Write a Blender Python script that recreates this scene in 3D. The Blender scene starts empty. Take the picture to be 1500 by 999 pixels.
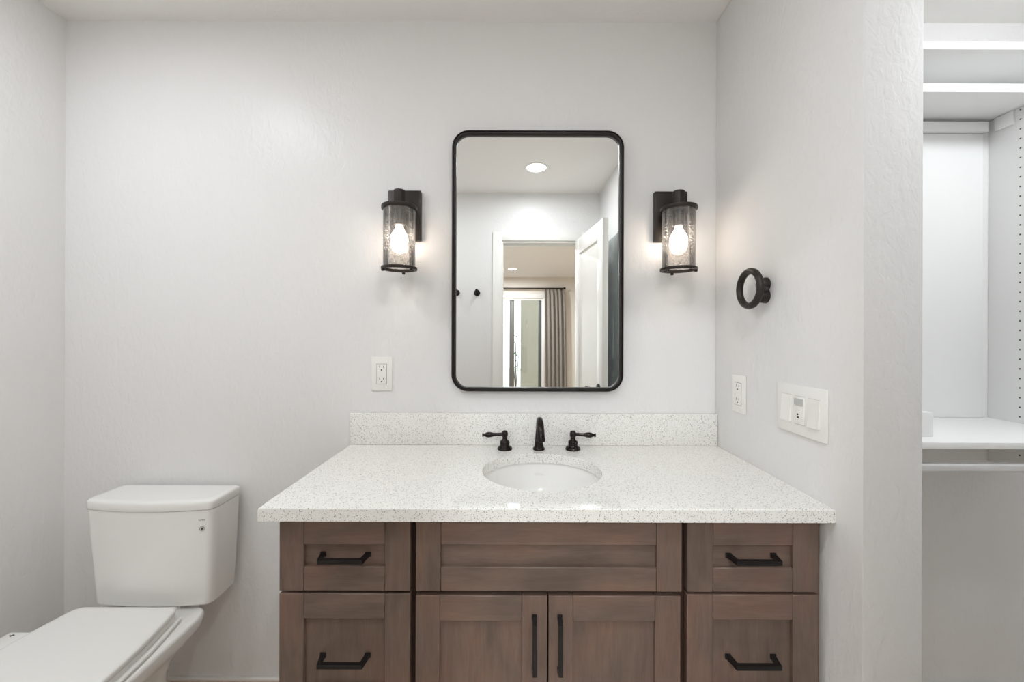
import bpy, bmesh, math, random
from mathutils import Vector, Matrix
R = math.radians
PI = math.pi
S = bpy.context.scene
COL = S.collection
random.seed(7)

# ------------------------------------------------------------------ camera, world, exposure
F_PX = 583.3
cam_d = bpy.data.cameras.new('camera')
cam = bpy.data.objects.new('camera', cam_d)
COL.objects.link(cam)
cam_d.sensor_width = 36.0
cam_d.sensor_fit = 'HORIZONTAL'
cam_d.lens = F_PX / 1500 * 36
cam_d.shift_x = 1 / 1500
cam_d.shift_y = -9.5 / 1500
cam_d.clip_start = 0.02
cam.location = (0, -1.3565, 1.27)
cam.rotation_euler = (PI / 2, R(-0.18), 0)
S.camera = cam

world = bpy.data.worlds.new('daylight')
S.world = world
world.use_nodes = True
bg = world.node_tree.nodes['Background']
bg.inputs['Color'].default_value = (0.93, 0.97, 1.0, 1)
bg.inputs['Strength'].default_value = 2.7

S.view_settings.view_transform = 'Standard'
S.view_settings.look = 'None'
S.view_settings.exposure = 0.0
S.view_settings.gamma = 1.0
S.view_settings.use_curve_mapping = False
S.cycles.max_bounces = 14
S.cycles.diffuse_bounces = 8
S.cycles.glossy_bounces = 6
S.cycles.transparent_max_bounces = 16

BATH_LIGHT = 168.0
TOILET_LIGHT = 152.0
ENTRY_FILL = 92.0
CLOSET_LIGHT = 44.0
BEDROOM_LIGHT = 1000.0
BULB = 20.0

# ------------------------------------------------------------------ materials
def srgb(r, g, b):
    def f(c):
        c /= 255
        return c / 12.92 if c <= 0.04045 else ((c + 0.055) / 1.055) ** 2.4
    return (f(r), f(g), f(b), 1)

class NT:
    def __init__(self, name):
        self.m = bpy.data.materials.new(name)
        self.m.use_nodes = True
        self.t = self.m.node_tree
        self.n = self.t.nodes
        self.p = self.n['Principled BSDF']
        self.out = self.n['Material Output']
    def add(self, typ, **kw):
        nd = self.n.new(typ)
        for k, v in kw.items():
            setattr(nd, k, v)
        return nd
    def link(self, a, b):
        self.t.links.new(a, b)
    def math(self, op, a, b=None, c=None):
        nd = self.add('ShaderNodeMath', operation=op)
        for i, v in enumerate((a, b, c)):
            if v is None:
                continue
            if isinstance(v, (int, float)):
                nd.inputs[i].default_value = v
            else:
                self.link(v, nd.inputs[i])
        return nd.outputs[0]
    def mixc(self, f, a, b):
        nd = self.add('ShaderNodeMix', data_type='RGBA')
        for sock, v in ((nd.inputs[0], f), (nd.inputs[6], a), (nd.inputs[7], b)):
            if isinstance(v, (int, float, tuple)):
                sock.default_value = v
            else:
                self.link(v, sock)
        return nd.outputs[2]
    def ramp(self, f, stops):
        nd = self.add('ShaderNodeValToRGB')
        e = nd.color_ramp.elements
        while len(e) < len(stops):
            e.new(0.5)
        for el, (p, c) in zip(e, stops):
            el.position = p
            el.color = c if isinstance(c, tuple) else (c, c, c, 1)
        self.link(f, nd.inputs[0])
        return nd.outputs[0]
    def coords(self, scale=(1, 1, 1), rnd=False):
        tc = self.add('ShaderNodeTexCoord')
        mp = self.add('ShaderNodeMapping')
        mp.inputs['Scale'].default_value = scale
        self.link(tc.outputs['Object'], mp.inputs['Vector'])
        if rnd:
            oi = self.add('ShaderNodeObjectInfo')
            cx = self.add('ShaderNodeCombineXYZ')
            for i, k in enumerate((37.0, 53.0, 71.0)):
                self.link(self.math('MULTIPLY', oi.outputs['Random'], k), cx.inputs[i])
            self.link(cx.outputs[0], mp.inputs['Location'])
        return mp.outputs[0]
    def noise(self, v, scale, detail=3, rough=0.5, dist=0.0):
        nd = self.add('ShaderNodeTexNoise')
        nd.inputs['Scale'].default_value = scale
        nd.inputs['Detail'].default_value = detail
        nd.inputs['Roughness'].default_value = rough
        nd.inputs['Distortion'].default_value = dist
        self.link(v, nd.inputs['Vector'])
        return nd.outputs[0]
    def bump(self, h, strength, dist=0.002):
        nd = self.add('ShaderNodeBump')
        nd.inputs['Strength'].default_value = strength
        nd.inputs['Distance'].default_value = dist
        self.link(h, nd.inputs['Height'])
        self.link(nd.outputs[0], self.p.inputs['Normal'])
    def base(self, c, rough=0.5, spec=0.5, metal=0.0):
        if isinstance(c, tuple):
            self.p.inputs['Base Color'].default_value = c
        else:
            self.link(c, self.p.inputs['Base Color'])
        self.p.inputs['Roughness'].default_value = rough
        self.p.inputs['Specular IOR Level'].default_value = spec
        self.p.inputs['Metallic'].default_value = metal
        return self

def m_plain(name, c, rough=0.5, spec=0.5, metal=0.0, var=0.03, nscale=30.0, bump=0.0):
    k = NT(name)
    v = k.coords()
    n = k.noise(v, nscale, 3)
    lo = tuple(x * (1 - var) for x in c[:3]) + (1,)
    hi = tuple(min(1, x * (1 + var)) for x in c[:3]) + (1,)
    k.base(k.mixc(n, lo, hi), rough, spec, metal)
    if bump:
        k.bump(n, bump)
    return k.m

def m_paint(name, c, rough=0.31, spec=0.27, bump=0.36, stretch=(1, 1, 0.55)):
    # hand-trowelled, softly glossy wall paint
    k = NT(name)
    v = k.coords(stretch)
    a = k.noise(v, 58.0, 4, 0.55, 0.6)
    b = k.noise(v, 9.0, 3, 0.5, 0.3)
    h = k.math('ADD', k.ramp(a, [(0.38, 0.0), (0.66, 1.0)]), k.math('MULTIPLY', b, 1.3))
    lo = tuple(x * 0.985 for x in c[:3]) + (1,)
    k.base(k.mixc(b, lo, c), rough, spec)
    k.bump(h, bump, 0.0016)
    return k.m

def m_wood(name, horizontal):
    k = NT(name)
    sc = (1.6, 9, 13) if horizontal else (13, 9, 1.6)
    v = k.coords(sc, rnd=True)
    grain = k.noise(v, 5.0, 6, 0.62, 0.5)
    v2 = k.coords((2.2, 3, 5) if horizontal else (5, 3, 2.2), rnd=True)
    blot = k.noise(v2, 2.3, 3, 0.55, 0.4)
    fine = k.noise(k.coords((6, 60, 150) if horizontal else (150, 60, 6), rnd=True), 4.0, 3, 0.6)
    c1 = k.ramp(grain, [(0.28, srgb(92, 76, 67)), (0.5, srgb(110, 92, 82)), (0.72, srgb(123, 106, 95))])
    c2 = k.ramp(blot, [(0.30, srgb(80, 70, 62)), (0.5, srgb(112, 94, 83)), (0.68, srgb(131, 99, 85))])
    c = k.mixc(0.5, c1, c2)
    c = k.mixc(k.math('MULTIPLY', k.ramp(fine, [(0.48, 0.0), (0.72, 1.0)]), 0.30), c, srgb(74, 56, 46))
    k.base(c, 0.42, 0.4)
    k.bump(fine, 0.08, 0.0006)
    return k.m

def m_quartz(name):
    k = NT(name)
    v = k.coords()
    def specks(scale, thr, cut):
        vo = k.add('ShaderNodeTexVoronoi', feature='F1')
        vo.inputs['Scale'].default_value = scale
        k.link(v, vo.inputs['Vector'])
        sep = k.add('ShaderNodeSeparateColor')
        k.link(vo.outputs['Color'], sep.inputs[0])
        inside = k.math('LESS_THAN', vo.outputs['Distance'], thr)
        pick = k.math('GREATER_THAN', sep.outputs[0], cut)
        return k.math('MULTIPLY', inside, pick), sep
    base = k.mixc(k.noise(v, 40, 3), srgb(233, 232, 227), srgb(240, 239, 235))
    f1, s1 = specks(270, 0.38, 0.55)
    c = k.mixc(k.math('MULTIPLY', f1, 0.42), base, k.ramp(s1.outputs[1], [(0.0, srgb(196, 190, 180)), (0.5, srgb(206, 202, 194)), (1.0, srgb(188, 186, 182))]))
    f2, s2 = specks(390, 0.38, 0.86)
    c = k.mixc(f2, c, k.ramp(s2.outputs[1], [(0.0, srgb(120, 104, 90)), (0.35, srgb(150, 138, 124)), (0.7, srgb(164, 160, 154)), (1.0, srgb(92, 84, 78))]))
    f3, s3 = specks(540, 0.42, 0.94)
    c = k.mixc(f3, c, srgb(84, 74, 68))
    k.base(c, 0.07, 0.5)
    return k.m

def m_emit(name, c, strength):
    k = NT(name)
    e = k.add('ShaderNodeEmission')
    e.inputs[0].default_value = c
    e.inputs[1].default_value = strength
    k.link(e.outputs[0], k.out.inputs[0])
    return k.m

def m_glass(name, tint, seeds=0.0, refl=1.0, gloss_rough=0.03):
    k = NT(name)
    tr = k.add('ShaderNodeBsdfTransparent')
    gl = k.add('ShaderNodeBsdfGlossy')
    gl.inputs['Roughness'].default_value = gloss_rough
    fr = k.add('ShaderNodeFresnel')
    fr.inputs['IOR'].default_value = 1.48
    f = k.math('MULTIPLY', fr.outputs[0], refl)
    mx = k.add('ShaderNodeMixShader')
    v = k.coords()
    if seeds:
        vo = k.add('ShaderNodeTexVoronoi', feature='F1')
        vo.inputs['Scale'].default_value = 210
        k.link(v, vo.inputs['Vector'])
        sp = k.ramp(vo.outputs['Distance'], [(0.22, 1.0), (0.40, 0.0)])
        sep = k.add('ShaderNodeSeparateColor')
        k.link(vo.outputs['Color'], sep.inputs[0])
        sp = k.math('MULTIPLY', sp, k.math('GREATER_THAN', sep.outputs[0], 0.25))
        k.link(k.mixc(k.math('MULTIPLY', sp, seeds), tint, tuple(x * 0.32 for x in tint[:3]) + (1,)), tr.inputs[0])
        f = k.math('ADD', f, k.math('MULTIPLY', sp, 0.10))
        bp = k.add('ShaderNodeBump')
        bp.inputs['Strength'].default_value = 0.5
        bp.inputs['Distance'].default_value = 0.001
        k.link(sp, bp.inputs['Height'])
        k.link(bp.outputs[0], gl.inputs['Normal'])
    else:
        k.link(k.mixc(k.noise(v, 3), tint, tint), tr.inputs[0])
    k.link(f, mx.inputs[0])
    k.link(tr.outputs[0], mx.inputs[1])
    k.link(gl.outputs[0], mx.inputs[2])
    res = mx.outputs[0]
    if seeds:
        tl = k.add('ShaderNodeBsdfTranslucent')
        tl.inputs[0].default_value = (0.95, 0.93, 0.9, 1)
        m2 = k.add('ShaderNodeMixShader')
        k.link(k.math('ADD', 0.012, k.math('MULTIPLY', sp, 0.04)), m2.inputs[0])
        k.link(res, m2.inputs[1])
        k.link(tl.outputs[0], m2.inputs[2])
        res = m2.outputs[0]
    k.link(res, k.out.inputs[0])
    return k.m

def m_mirror():
    k = NT('mirror_silver')
    k.base((0.94, 0.95, 0.94, 1), 0.0, 0.5, 1.0)
    return k.m

def m_pegpanel(y0, z0, step):
    k = NT('white_melamine_drilled')
    tc = k.add('ShaderNodeTexCoord')
    sp = k.add('ShaderNodeSeparateXYZ')
    k.link(tc.outputs['Object'], sp.inputs[0])
    dy = k.math('SUBTRACT', sp.outputs[1], y0)
    q = k.math('DIVIDE', k.math('SUBTRACT', sp.outputs[2], z0), step)
    dz = k.math('MULTIPLY', k.math('SUBTRACT', k.math('FRACT', k.math('ADD', q, 0.5)), 0.5), step)
    d = k.math('SQRT', k.math('ADD', k.math('MULTIPLY', dy, dy), k.math('MULTIPLY', dz, dz)))
    k.base(k.mixc(k.math('LESS_THAN', d, 0.0027), srgb(232, 232, 231), srgb(70, 68, 66)), 0.4, 0.4)
    return k.m

def m_curtain():
    k = NT('grey_linen')
    v = k.coords((1, 1, 1))
    a = k.noise(k.coords((300, 300, 25)), 3, 3)
    b = k.noise(k.coords((25, 25, 300)), 3, 3)
    k.base(k.mixc(k.math('MULTIPLY', k.math('ADD', a, b), 0.5), srgb(138, 133, 127), srgb(174, 168, 160)), 0.9, 0.1)
    return k.m

def m_plank():
    k = NT('wood_plank_floor')
    v = k.coords()
    br = k.add('ShaderNodeTexBrick')
    br.inputs['Scale'].default_value = 1.0
    br.inputs['Brick Width'].default_value = 1.2
    br.inputs['Row Height'].default_value = 0.18
    br.inputs['Mortar Size'].default_value = 0.0015
    br.inputs['Color1'].default_value = srgb(226, 214, 200)
    br.inputs['Color2'].default_value = srgb(218, 205, 190)
    br.inputs['Mortar'].default_value = srgb(150, 132, 115)
    k.link(v, br.inputs['Vector'])
    g = k.noise(k.coords((2, 30, 1)), 4, 5)
    k.base(k.mixc(k.math('MULTIPLY', g, 0.3), br.outputs[0], srgb(196, 180, 164)), 0.45, 0.4)
    return k.m

M = {}
M['paint'] = m_paint('grey_white_wall_paint', srgb(231, 230, 229))
M['paint_rough'] = m_paint('trowelled_wall_paint', srgb(231, 230, 229), 0.55, 0.10, 0.42, (1, 1, 0.6))
M['ceiling'] = m_paint('ceiling_paint', srgb(240, 238, 235), 0.6, 0.3, 0.2, (1, 1, 1))
M['cream'] = m_paint('cream_bedroom_paint', srgb(226, 220, 211), 0.5, 0.3, 0.2)
M['closet_paint'] = m_paint('closet_wall_paint', srgb(222, 222, 221), 0.5, 0.3, 0.12)
M['trim'] = m_plain('white_trim_enamel', srgb(236, 235, 231), 0.3, 0.45, var=0.01)
M['baseboard'] = m_plain('beige_baseboard', srgb(212, 196, 184), 0.4, 0.4, var=0.03)
M['lit_edge'] = m_plain('white_lit_edge', srgb(238, 236, 230), 0.5, 0.3, var=0.01)
M['floor'] = m_plank()
M['wood_h'] = m_wood('stained_maple_horizontal', True)
M['wood_v'] = m_wood('stained_maple_vertical', False)
M['wood_shaded'] = m_plain('shaded_face_frame', srgb(62, 42, 34), 0.5, 0.3, var=0.15, nscale=14)  # brown darkened to hold the shade in the gaps between fronts
M['black'] = m_plain('matte_black_metal', srgb(30, 28, 28), 0.42, 0.5, 0.4, var=0.08)
M['bronze'] = m_plain('oil_rubbed_bronze', srgb(52, 46, 42), 0.40, 0.5, 0.55, var=0.12, nscale=60)
M['faucet'] = m_plain('dark_bronze_faucet', srgb(40, 35, 33), 0.22, 0.6, 0.7, var=0.1, nscale=60)
M['frame'] = m_plain('blackened_iron_frame', srgb(40, 37, 35), 0.4, 0.5, 0.6, var=0.15, nscale=25)
M['quartz'] = m_quartz('speckled_white_quartz')
M['china'] = m_plain('white_china', srgb(238, 237, 234), 0.10, 0.5, var=0.006, nscale=4)
M['seat'] = m_plain('white_seat_plastic', srgb(237, 236, 233), 0.25, 0.45, var=0.006, nscale=4)
M['plastic'] = m_plain('white_plastic', srgb(238, 237, 233), 0.32, 0.45, var=0.008)
M['slot'] = m_plain('dark_slot', srgb(48, 46, 44), 0.7, 0.2, var=0.05)
M['lens'] = m_plain('grey_sensor_lens', srgb(190, 190, 188), 0.35, 0.4, var=0.03)
M['ink'] = m_plain('grey_ink', srgb(92, 92, 92), 0.6, 0.2, var=0.03)
M['faint'] = m_plain('faint_grey_ink', srgb(206, 205, 202), 0.4, 0.3, var=0.02)
M['mirror'] = m_mirror()
M['seeded'] = m_glass('seeded_glass', (0.93, 0.915, 0.90, 1), 0.85, 1.6)
M['pane'] = m_glass('clear_pane', (0.93, 0.96, 0.95, 1), 0.0, 1.2)
M['melamine'] = m_plain('white_melamine', srgb(236, 236, 235), 0.38, 0.4, var=0.006)
M['lampglow'] = m_emit('led_diffuser', (0.952, 0.994, 1.035, 1), BATH_LIGHT)
M['lampglow_toilet'] = m_emit('led_diffuser_toilet', (0.952, 0.994, 1.035, 1), TOILET_LIGHT)
M['lampglow_fill'] = m_emit('led_diffuser_fill', (0.952, 0.994, 1.035, 1), ENTRY_FILL)
M['lampglow_closet'] = m_emit('led_diffuser_cool', (0.95, 0.99, 1.03, 1), CLOSET_LIGHT)
M['lampglow_bed'] = m_emit('led_diffuser_bedroom', (0.95, 0.99, 1.05, 1), BEDROOM_LIGHT)
M['bulb'] = m_emit('warm_bulb', (1.0, 0.88, 0.76, 1), BULB)
M['curtain'] = m_curtain()
M['alu'] = m_plain('grey_aluminium', srgb(112, 111, 107), 0.5, 0.3, 0.2, var=0.05)
M['stucco'] = m_plain('beige_stucco', srgb(172, 166, 152), 0.9, 0.1, var=0.08, nscale=20, bump=0.4)
M['patio'] = m_plain('pale_concrete', srgb(200, 198, 192), 0.9, 0.1, var=0.08, nscale=8)
M['leaf'] = m_plain('green_leaf', srgb(88, 128, 64), 0.6, 0.3, var=0.3, nscale=12)
M['stem'] = m_plain('brown_stem', srgb(86, 66, 50), 0.8, 0.2, var=0.1)
def m_pebble():
    k = NT('textured_grey_glass')
    v = k.coords()
    vo = k.add('ShaderNodeTexVoronoi', feature='SMOOTH_F1')
    vo.inputs['Scale'].default_value = 70
    k.link(v, vo.inputs['Vector'])
    k.base(k.mixc(k.noise(v, 4), srgb(160, 172, 174), srgb(188, 198, 200)), 0.12, 0.6)
    k.bump(vo.outputs['Distance'], 0.5, 0.003)
    return k.m
M['pebble'] = m_pebble()

# ------------------------------------------------------------------ mesh helpers (world coordinates; obj() re-bases them)
def origin_of(o):
    p = Vector((0, 0, 0))
    while o:
        p += o.location
        o = o.parent
    return p

def obj(name, bm, mats, parent=None, loc=None, smooth=40):
    me = bpy.data.meshes.new(name)
    base = origin_of(parent) if parent else Vector(loc or (0, 0, 0))
    bmesh.ops.recalc_face_normals(bm, faces=bm.faces[:])
    bmesh.ops.translate(bm, verts=bm.verts[:], vec=-base)
    bm.to_mesh(me)
    bm.free()
    if not isinstance(mats, (list, tuple)):
        mats = [mats]
    for m in mats:
        me.materials.append(m)
    if smooth:
        for p in me.polygons:
            p.use_smooth = True
        me.set_sharp_from_angle(angle=R(smooth))
    o = bpy.data.objects.new(name, me)
    COL.objects.link(o)
    if parent:
        o.parent = parent
    elif loc:
        o.location = loc
    return o

def tag(o, label, cat, group=None):
    o['label'] = label
    o['category'] = cat
    if group:
        o['group'] = group
    return o

def struct(name, bm, mat, parent=None, loc=None, smooth=40):
    o = obj(name, bm, mat, parent, loc, smooth)
    if not parent:
        o['kind'] = 'structure'
    return o

def empty(name, loc, label=None, cat=None, group=None):
    o = bpy.data.objects.new(name, None)
    o.empty_display_size = 0.05
    COL.objects.link(o)
    o.location = loc
    if label:
        tag(o, label, cat, group)
    return o

def copy_tree(o, parent=None):
    c = o.copy()
    COL.objects.link(c)
    if parent:
        c.parent = parent
    for ch in list(o.children):
        copy_tree(ch, c)
    return c

def merge(dst, src):
    me = bpy.data.meshes.new('tmp')
    src.to_mesh(me)
    src.free()
    dst.from_mesh(me)
    bpy.data.meshes.remove(me)

def box(bm, x0, x1, y0, y1, z0, z1, bev=0.0, seg=2, mi=0):
    b = bmesh.new()
    vs = [b.verts.new((x, y, z)) for x in (x0, x1) for y in (y0, y1) for z in (z0, z1)]
    for f in ((0, 1, 3, 2), (4, 6, 7, 5), (0, 4, 5, 1), (2, 3, 7, 6), (0, 2, 6, 4), (1, 5, 7, 3)):
        b.faces.new([vs[i] for i in f])
    if bev:
        bmesh.ops.bevel(b, geom=b.edges[:], offset=bev, segments=seg, affect='EDGES', profile=0.5)
    for f in b.faces:
        f.material_index = mi
    merge(bm, b)
    return bm

def nb(*a, **k):
    return box(bmesh.new(), *a, **k)

def loft(bm, rings, closed_ring=True, cap0=True, cap1=True, loop=False, mi=0):
    vs = [[bm.verts.new(p) for p in r] for r in rings]
    n = len(vs[0])
    fs = []
    pairs = list(range(len(vs) - 1)) + ([-1] if loop else [])
    for i in pairs:
        a, b = vs[i], vs[i + 1 if i >= 0 else 0]
        for j in range(n if closed_ring else n - 1):
            q = [a[j], a[(j + 1) % n], b[(j + 1) % n], b[j]]
            fs.append(bm.faces.new(q))
    if not loop:
        if cap0:
            fs.append(bm.faces.new(vs[0][::-1]))
        if cap1:
            fs.append(bm.faces.new(vs[-1]))
    for f in fs:
        f.material_index = mi
    return bm

def lathe(bm, prof, origin, axis='Z', n=32, mi=0, cap0=True, cap1=True):
    ox, oy, oz = origin
    rings = []
    for r, h in prof:
        ring = []
        for i in range(n):
            a = 2 * PI * i / n
            c, s = r * math.cos(a), r * math.sin(a)
            if axis == 'Z':
                ring.append((ox + c, oy + s, oz + h))
            elif axis == 'Y':
                ring.append((ox + c, oy + h, oz + s))
            else:
                ring.append((ox + h, oy + c, oz + s))
        rings.append(ring)
    return loft(bm, rings, True, cap0, cap1, mi=mi)

def tube(bm, path, radii, n=16, up=Vector((0, 0, 1)), square=None, cap=True, mi=0):
    """sweep; square=(w,h) gives a rectangular section"""
    path = [Vector(p) for p in path]
    rings = []
    for i, p in enumerate(path):
        d0 = (path[i] - path[i - 1]).normalized() if i > 0 else None
        d1 = (path[i + 1] - path[i]).normalized() if i < len(path) - 1 else None
        t = (d0 + d1).normalized() if d0 and d1 else (d0 or d1)
        k = 1.0
        if d0 and d1:
            k = 1 / max(0.5, math.sqrt((1 + d0.dot(d1)) / 2))
        a = t.cross(up)
        if a.length < 1e-4:
            a = t.cross(Vector((0, 1, 0)))
        a.normalize()
        b = a.cross(t).normalized()
        if square:
            w, h = square
            ring = [p + a * (sx * w / 2 * k) + b * (sy * h / 2) for sx, sy in ((-1, -1), (1, -1), (1, 1), (-1, 1))]
        else:
            r = radii[i] if isinstance(radii, (list, tuple)) else radii
            ring = [p + (a * math.cos(2 * PI * j / n) + b * math.sin(2 * PI * j / n)) * r for j in range(n)]
        rings.append(ring)
    return loft(bm, rings, True, cap, cap, mi=mi)

def rrect(cx, cz, w, h, r, n=10):
    pts = []
    for (sx, sz, a0) in ((1, 1, 0), (-1, 1, 90), (-1, -1, 180), (1, -1, 270)):
        for i in range(n + 1):
            a = R(a0 + 90 * i / n)
            pts.append((cx + sx * (w / 2 - r) + r * math.cos(a), cz + sz * (h / 2 - r) + r * math.sin(a)))
    return pts

def text_mesh(name, s, size, mat, parent, loc, rot, extrude=0.0002):
    cu = bpy.data.curves.new(name, 'FONT')
    cu.body = s
    cu.size = size
    cu.align_x = 'CENTER'
    cu.align_y = 'CENTER'
    cu.extrude = extrude
    t = bpy.data.objects.new(name + '_src', cu)
    COL.objects.link(t)
    bpy.context.view_layer.update()
    dg = bpy.context.evaluated_depsgraph_get()
    me = bpy.data.meshes.new_from_object(t.evaluated_get(dg))
    COL.objects.unlink(t)
    bpy.data.objects.remove(t)
    bpy.data.curves.remove(cu)
    me.materials.clear()
    me.materials.append(mat)
    o = bpy.data.objects.new(name, me)
    COL.objects.link(o)
    o.parent = parent
    o.location = Vector(loc) - origin_of(parent)
    o.rotation_euler = rot
    return o

# ------------------------------------------------------------------ the room shell
CZ = 2.336           # ceiling height
XL, XR = -1.521, 0.695
YF = -1.678          # wall with the door, behind the camera
YP = -0.5706         # free end of the right wall
XP = 0.8138          # closet side of the right wall
XC = 1.95            # far closet wall
BY = -6.07           # bedroom far wall

struct('floor', nb(-3.2, 2.6, BY - 0.15, 0.14, -0.1, 0.0), M['floor'])
struct('ceiling', nb(-3.2, 2.6, BY - 0.15, 0.14, CZ, CZ + 0.1), M['ceiling'])
struct('wall_back', nb(XL - 0.12, XC + 0.12, 0.0, 0.14, 0, CZ), M['paint'])
struct('wall_left', nb(XL - 0.12, XL, YF, 0.0, 0, CZ), M['paint'])
struct('wall_right', nb(XR, XP, YP, 0.0, 0, CZ, bev=0.004), M['paint_rough'])
# stub of the right wall behind the camera
struct('wall_stub', nb(0.66, 0.7788, YF, -1.10, 0, CZ, bev=0.004), M['paint'])
# door wall with its opening
DX0, DX1, DZ = -0.075, 0.527, 1.975
bm = bmesh.new()
box(bm, XL - 0.12, DX0, YF - 0.12, YF, 0, CZ)
box(bm, DX1, XC + 0.12, YF - 0.12, YF, 0, CZ)
box(bm, DX0, DX1, YF - 0.12, YF, DZ, CZ)
struct('wall_front', bm, M['paint'])
struct('wall_closet', nb(XC, XC + 0.12, YF, 0.0, 0, CZ), M['closet_paint'])
# bedroom
struct('wall_bedroom_left', nb(-3.2, -3.05, BY, YF - 0.12, 0, CZ), M['cream'])
struct('wall_bedroom_right', nb(2.45, 2.6, BY, YF - 0.12, 0, CZ), M['cream'])
bm = bmesh.new()
WX0, WX1, WZ = -1.55, 0.60, 1.95
box(bm, -3.2, WX0, BY - 0.15, BY, 0, CZ)
box(bm, WX1, 2.6, BY - 0.15, BY, 0, CZ)
box(bm, WX0, WX1, BY - 0.15, BY, WZ, CZ)
struct('wall_bedroom_far', bm, M['cream'])
bm = bmesh.new()
box(bm, -3.05, DX0 - 0.07, YF - 0.135, YF - 0.12, 0, CZ)
box(bm, DX1 + 0.07, 2.45, YF - 0.135, YF - 0.12, 0, CZ)
box(bm, DX0 - 0.07, DX1 + 0.07, YF - 0.135, YF - 0.12, DZ + 0.07, CZ)
struct('wall_bedroom_near', bm, M['cream'])

# baseboards
def baseboard(name, x0, x1, y0, y1):
    o = struct(name, nb(x0, x1, y0, y1, 0, 0.098, bev=0.001), M['baseboard'])
    struct('lit_edge_line', nb(x0, x1, y0 + (0.002 if y1 - y0 < 0.05 else 0), y1, 0.098, 0.1035, bev=0.001), M['lit_edge'], o)  # white strip stands in for light catching the board's top edge
baseboard('baseboard_back', XL, -0.53, -0.014, 0.0)
baseboard('baseboard_left', XL, XL + 0.014, YF, -0.014)
struct('baseboard_closet', nb(XP, XC, -0.014, 0.0, 0, 0.092, bev=0.003), M['trim'])

# door casing (bathroom side), jamb and leaf
bm = bmesh.new()
CW = 0.066
for x0, x1 in ((DX0 - CW, DX0), (DX1, DX1 + CW)):
    box(bm, x0, x1, YF, YF + 0.016, 0, DZ + CW, bev=0.003)
box(bm, DX0, DX1, YF, YF + 0.016, DZ, DZ + CW, bev=0.003)
for x0, x1 in ((DX0 - CW, DX0), (DX1, DX1 + CW)):
    box(bm, x0, x1, YF - 0.15, YF - 0.135, 0, DZ + CW, bev=0.003)
box(bm, DX0, DX1, YF - 0.15, YF - 0.135, DZ, DZ + CW, bev=0.003)
box(bm, DX0, DX0 + 0.012, YF - 0.14, YF + 0.004, 0, DZ, bev=0.001)
box(bm, DX1 - 0.012, DX1, YF - 0.14, YF + 0.004, 0, DZ, bev=0.001)
box(bm, DX0 + 0.012, DX1 - 0.012, YF - 0.14, YF + 0.004, DZ - 0.012, DZ, bev=0.001)
box(bm, DX0 + 0.012, DX1 - 0.012, YF - 0.06, YF - 0.045, DZ - 0.028, DZ - 0.012)
struct('trim_1', bm, M['trim'])

def door_leaf():
    L, T, H0, H1 = 0.602, 0.036, 0.012, 1.968
    bm = bmesh.new()
    st = 0.10
    # x along the leaf from hinge, y thickness
    for x0, x1 in ((0, st), (L - st, L)):
        box(bm, x0, x1, 0, T, H0, H1, bev=0.0015)
    for z0, z1 in ((H0, 0.22), (H1 - 0.11, H1)):
        box(bm, st, L - st, 0, T, z0, z1, bev=0.0015)
    box(bm, st - 0.002, L - st + 0.002, 0.010, T - 0.010, 0.21, H1 - 0.10)
    door = obj('door_1', bm, M['trim'])
    door['kind'] = 'structure'
    h = bmesh.new()
    for s in (-1, 1):
        y = T if s > 0 else 0.0
        lathe(h, [(0.030, 0), (0.030, s * 0.006), (0.026, s * 0.009), (0.010, s * 0.012), (0.010, s * 0.045)], (L - 0.06, y, 0.94), 'Y', 24)
        tube(h, [(L - 0.06, y + s * 0.045, 0.94), (L - 0.10, y + s * 0.048, 0.94), (L - 0.17, y + s * 0.046, 0.938)], [0.009, 0.009, 0.008], 12)
    obj('door_handle', h, M['black'], door)
    hg = bmesh.new()
    for z in (0.25, 1.0, 1.75):
        lathe(hg, [(0.006, 0), (0.006, 0.09)], (0, -0.005, z), 'Z', 12)
    obj('hinge', hg, M['black'], door)
    door.location = (DX1 - 0.016, YF + 0.022, 0)
    door.rotation_euler = (0, 0, R(83.5))
    return door
door_leaf()

# textured glass panel on the stub wall, behind the open door
t = empty('glass_panel', (0.655, -1.24, 0.1), 'textured grey glass panel behind the open door, seen in the mirror', 'glass panel')
obj('pane', nb(0.652, 0.660, -1.36, -1.115, 0.1, 1.90, bev=0.001), M['pebble'], t)
bm = bmesh.new()
box(bm, 0.6485, 0.6599, -1.112, -1.106, 0.1, 1.903)
obj('edge_strip', bm, M['alu'], t)

# ------------------------------------------------------------------ sliding glass door of the bedroom and outside
bm = bmesh.new()
FY0, FY1 = BY - 0.10, BY - 0.02
box(bm, WX0, WX1, FY0, FY1, WZ - 0.045, WZ, bev=0.002)
box(bm, WX0, WX1, FY0, FY1, 0.0, 0.03, bev=0.002)
box(bm, WX0, WX0 + 0.04, FY0, FY1, 0.03, WZ - 0.045, bev=0.002)
box(bm, WX1 - 0.035, WX1, FY0, FY1, 0.03, WZ - 0.045, bev=0.002)
win = struct('window_1', bm, M['trim'])
bm = bmesh.new()
for x0, x1 in ((-0.035, 0.055), (-0.80, -0.74)):
    box(bm, x0, x1, BY - 0.075, BY - 0.045, 0.03, WZ - 0.045, bev=0.002)
struct('mullion', bm, M['alu'], win)
struct('meeting_stile', nb(0.505, 0.565, BY - 0.07, BY - 0.05, 0.03, WZ - 0.045, bev=0.002), m_plain('dark_stile', srgb(86, 90, 88), 0.4, 0.5, 0.2), win)
struct('pane', nb(0.055, 0.505, BY - 0.063, BY - 0.057, 0.03, WZ - 0.045), M['pane'], win)
struct('pane', nb(-0.74, -0.035, BY - 0.063, BY - 0.057, 0.03, WZ - 0.045), M['pane'], win)
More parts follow.
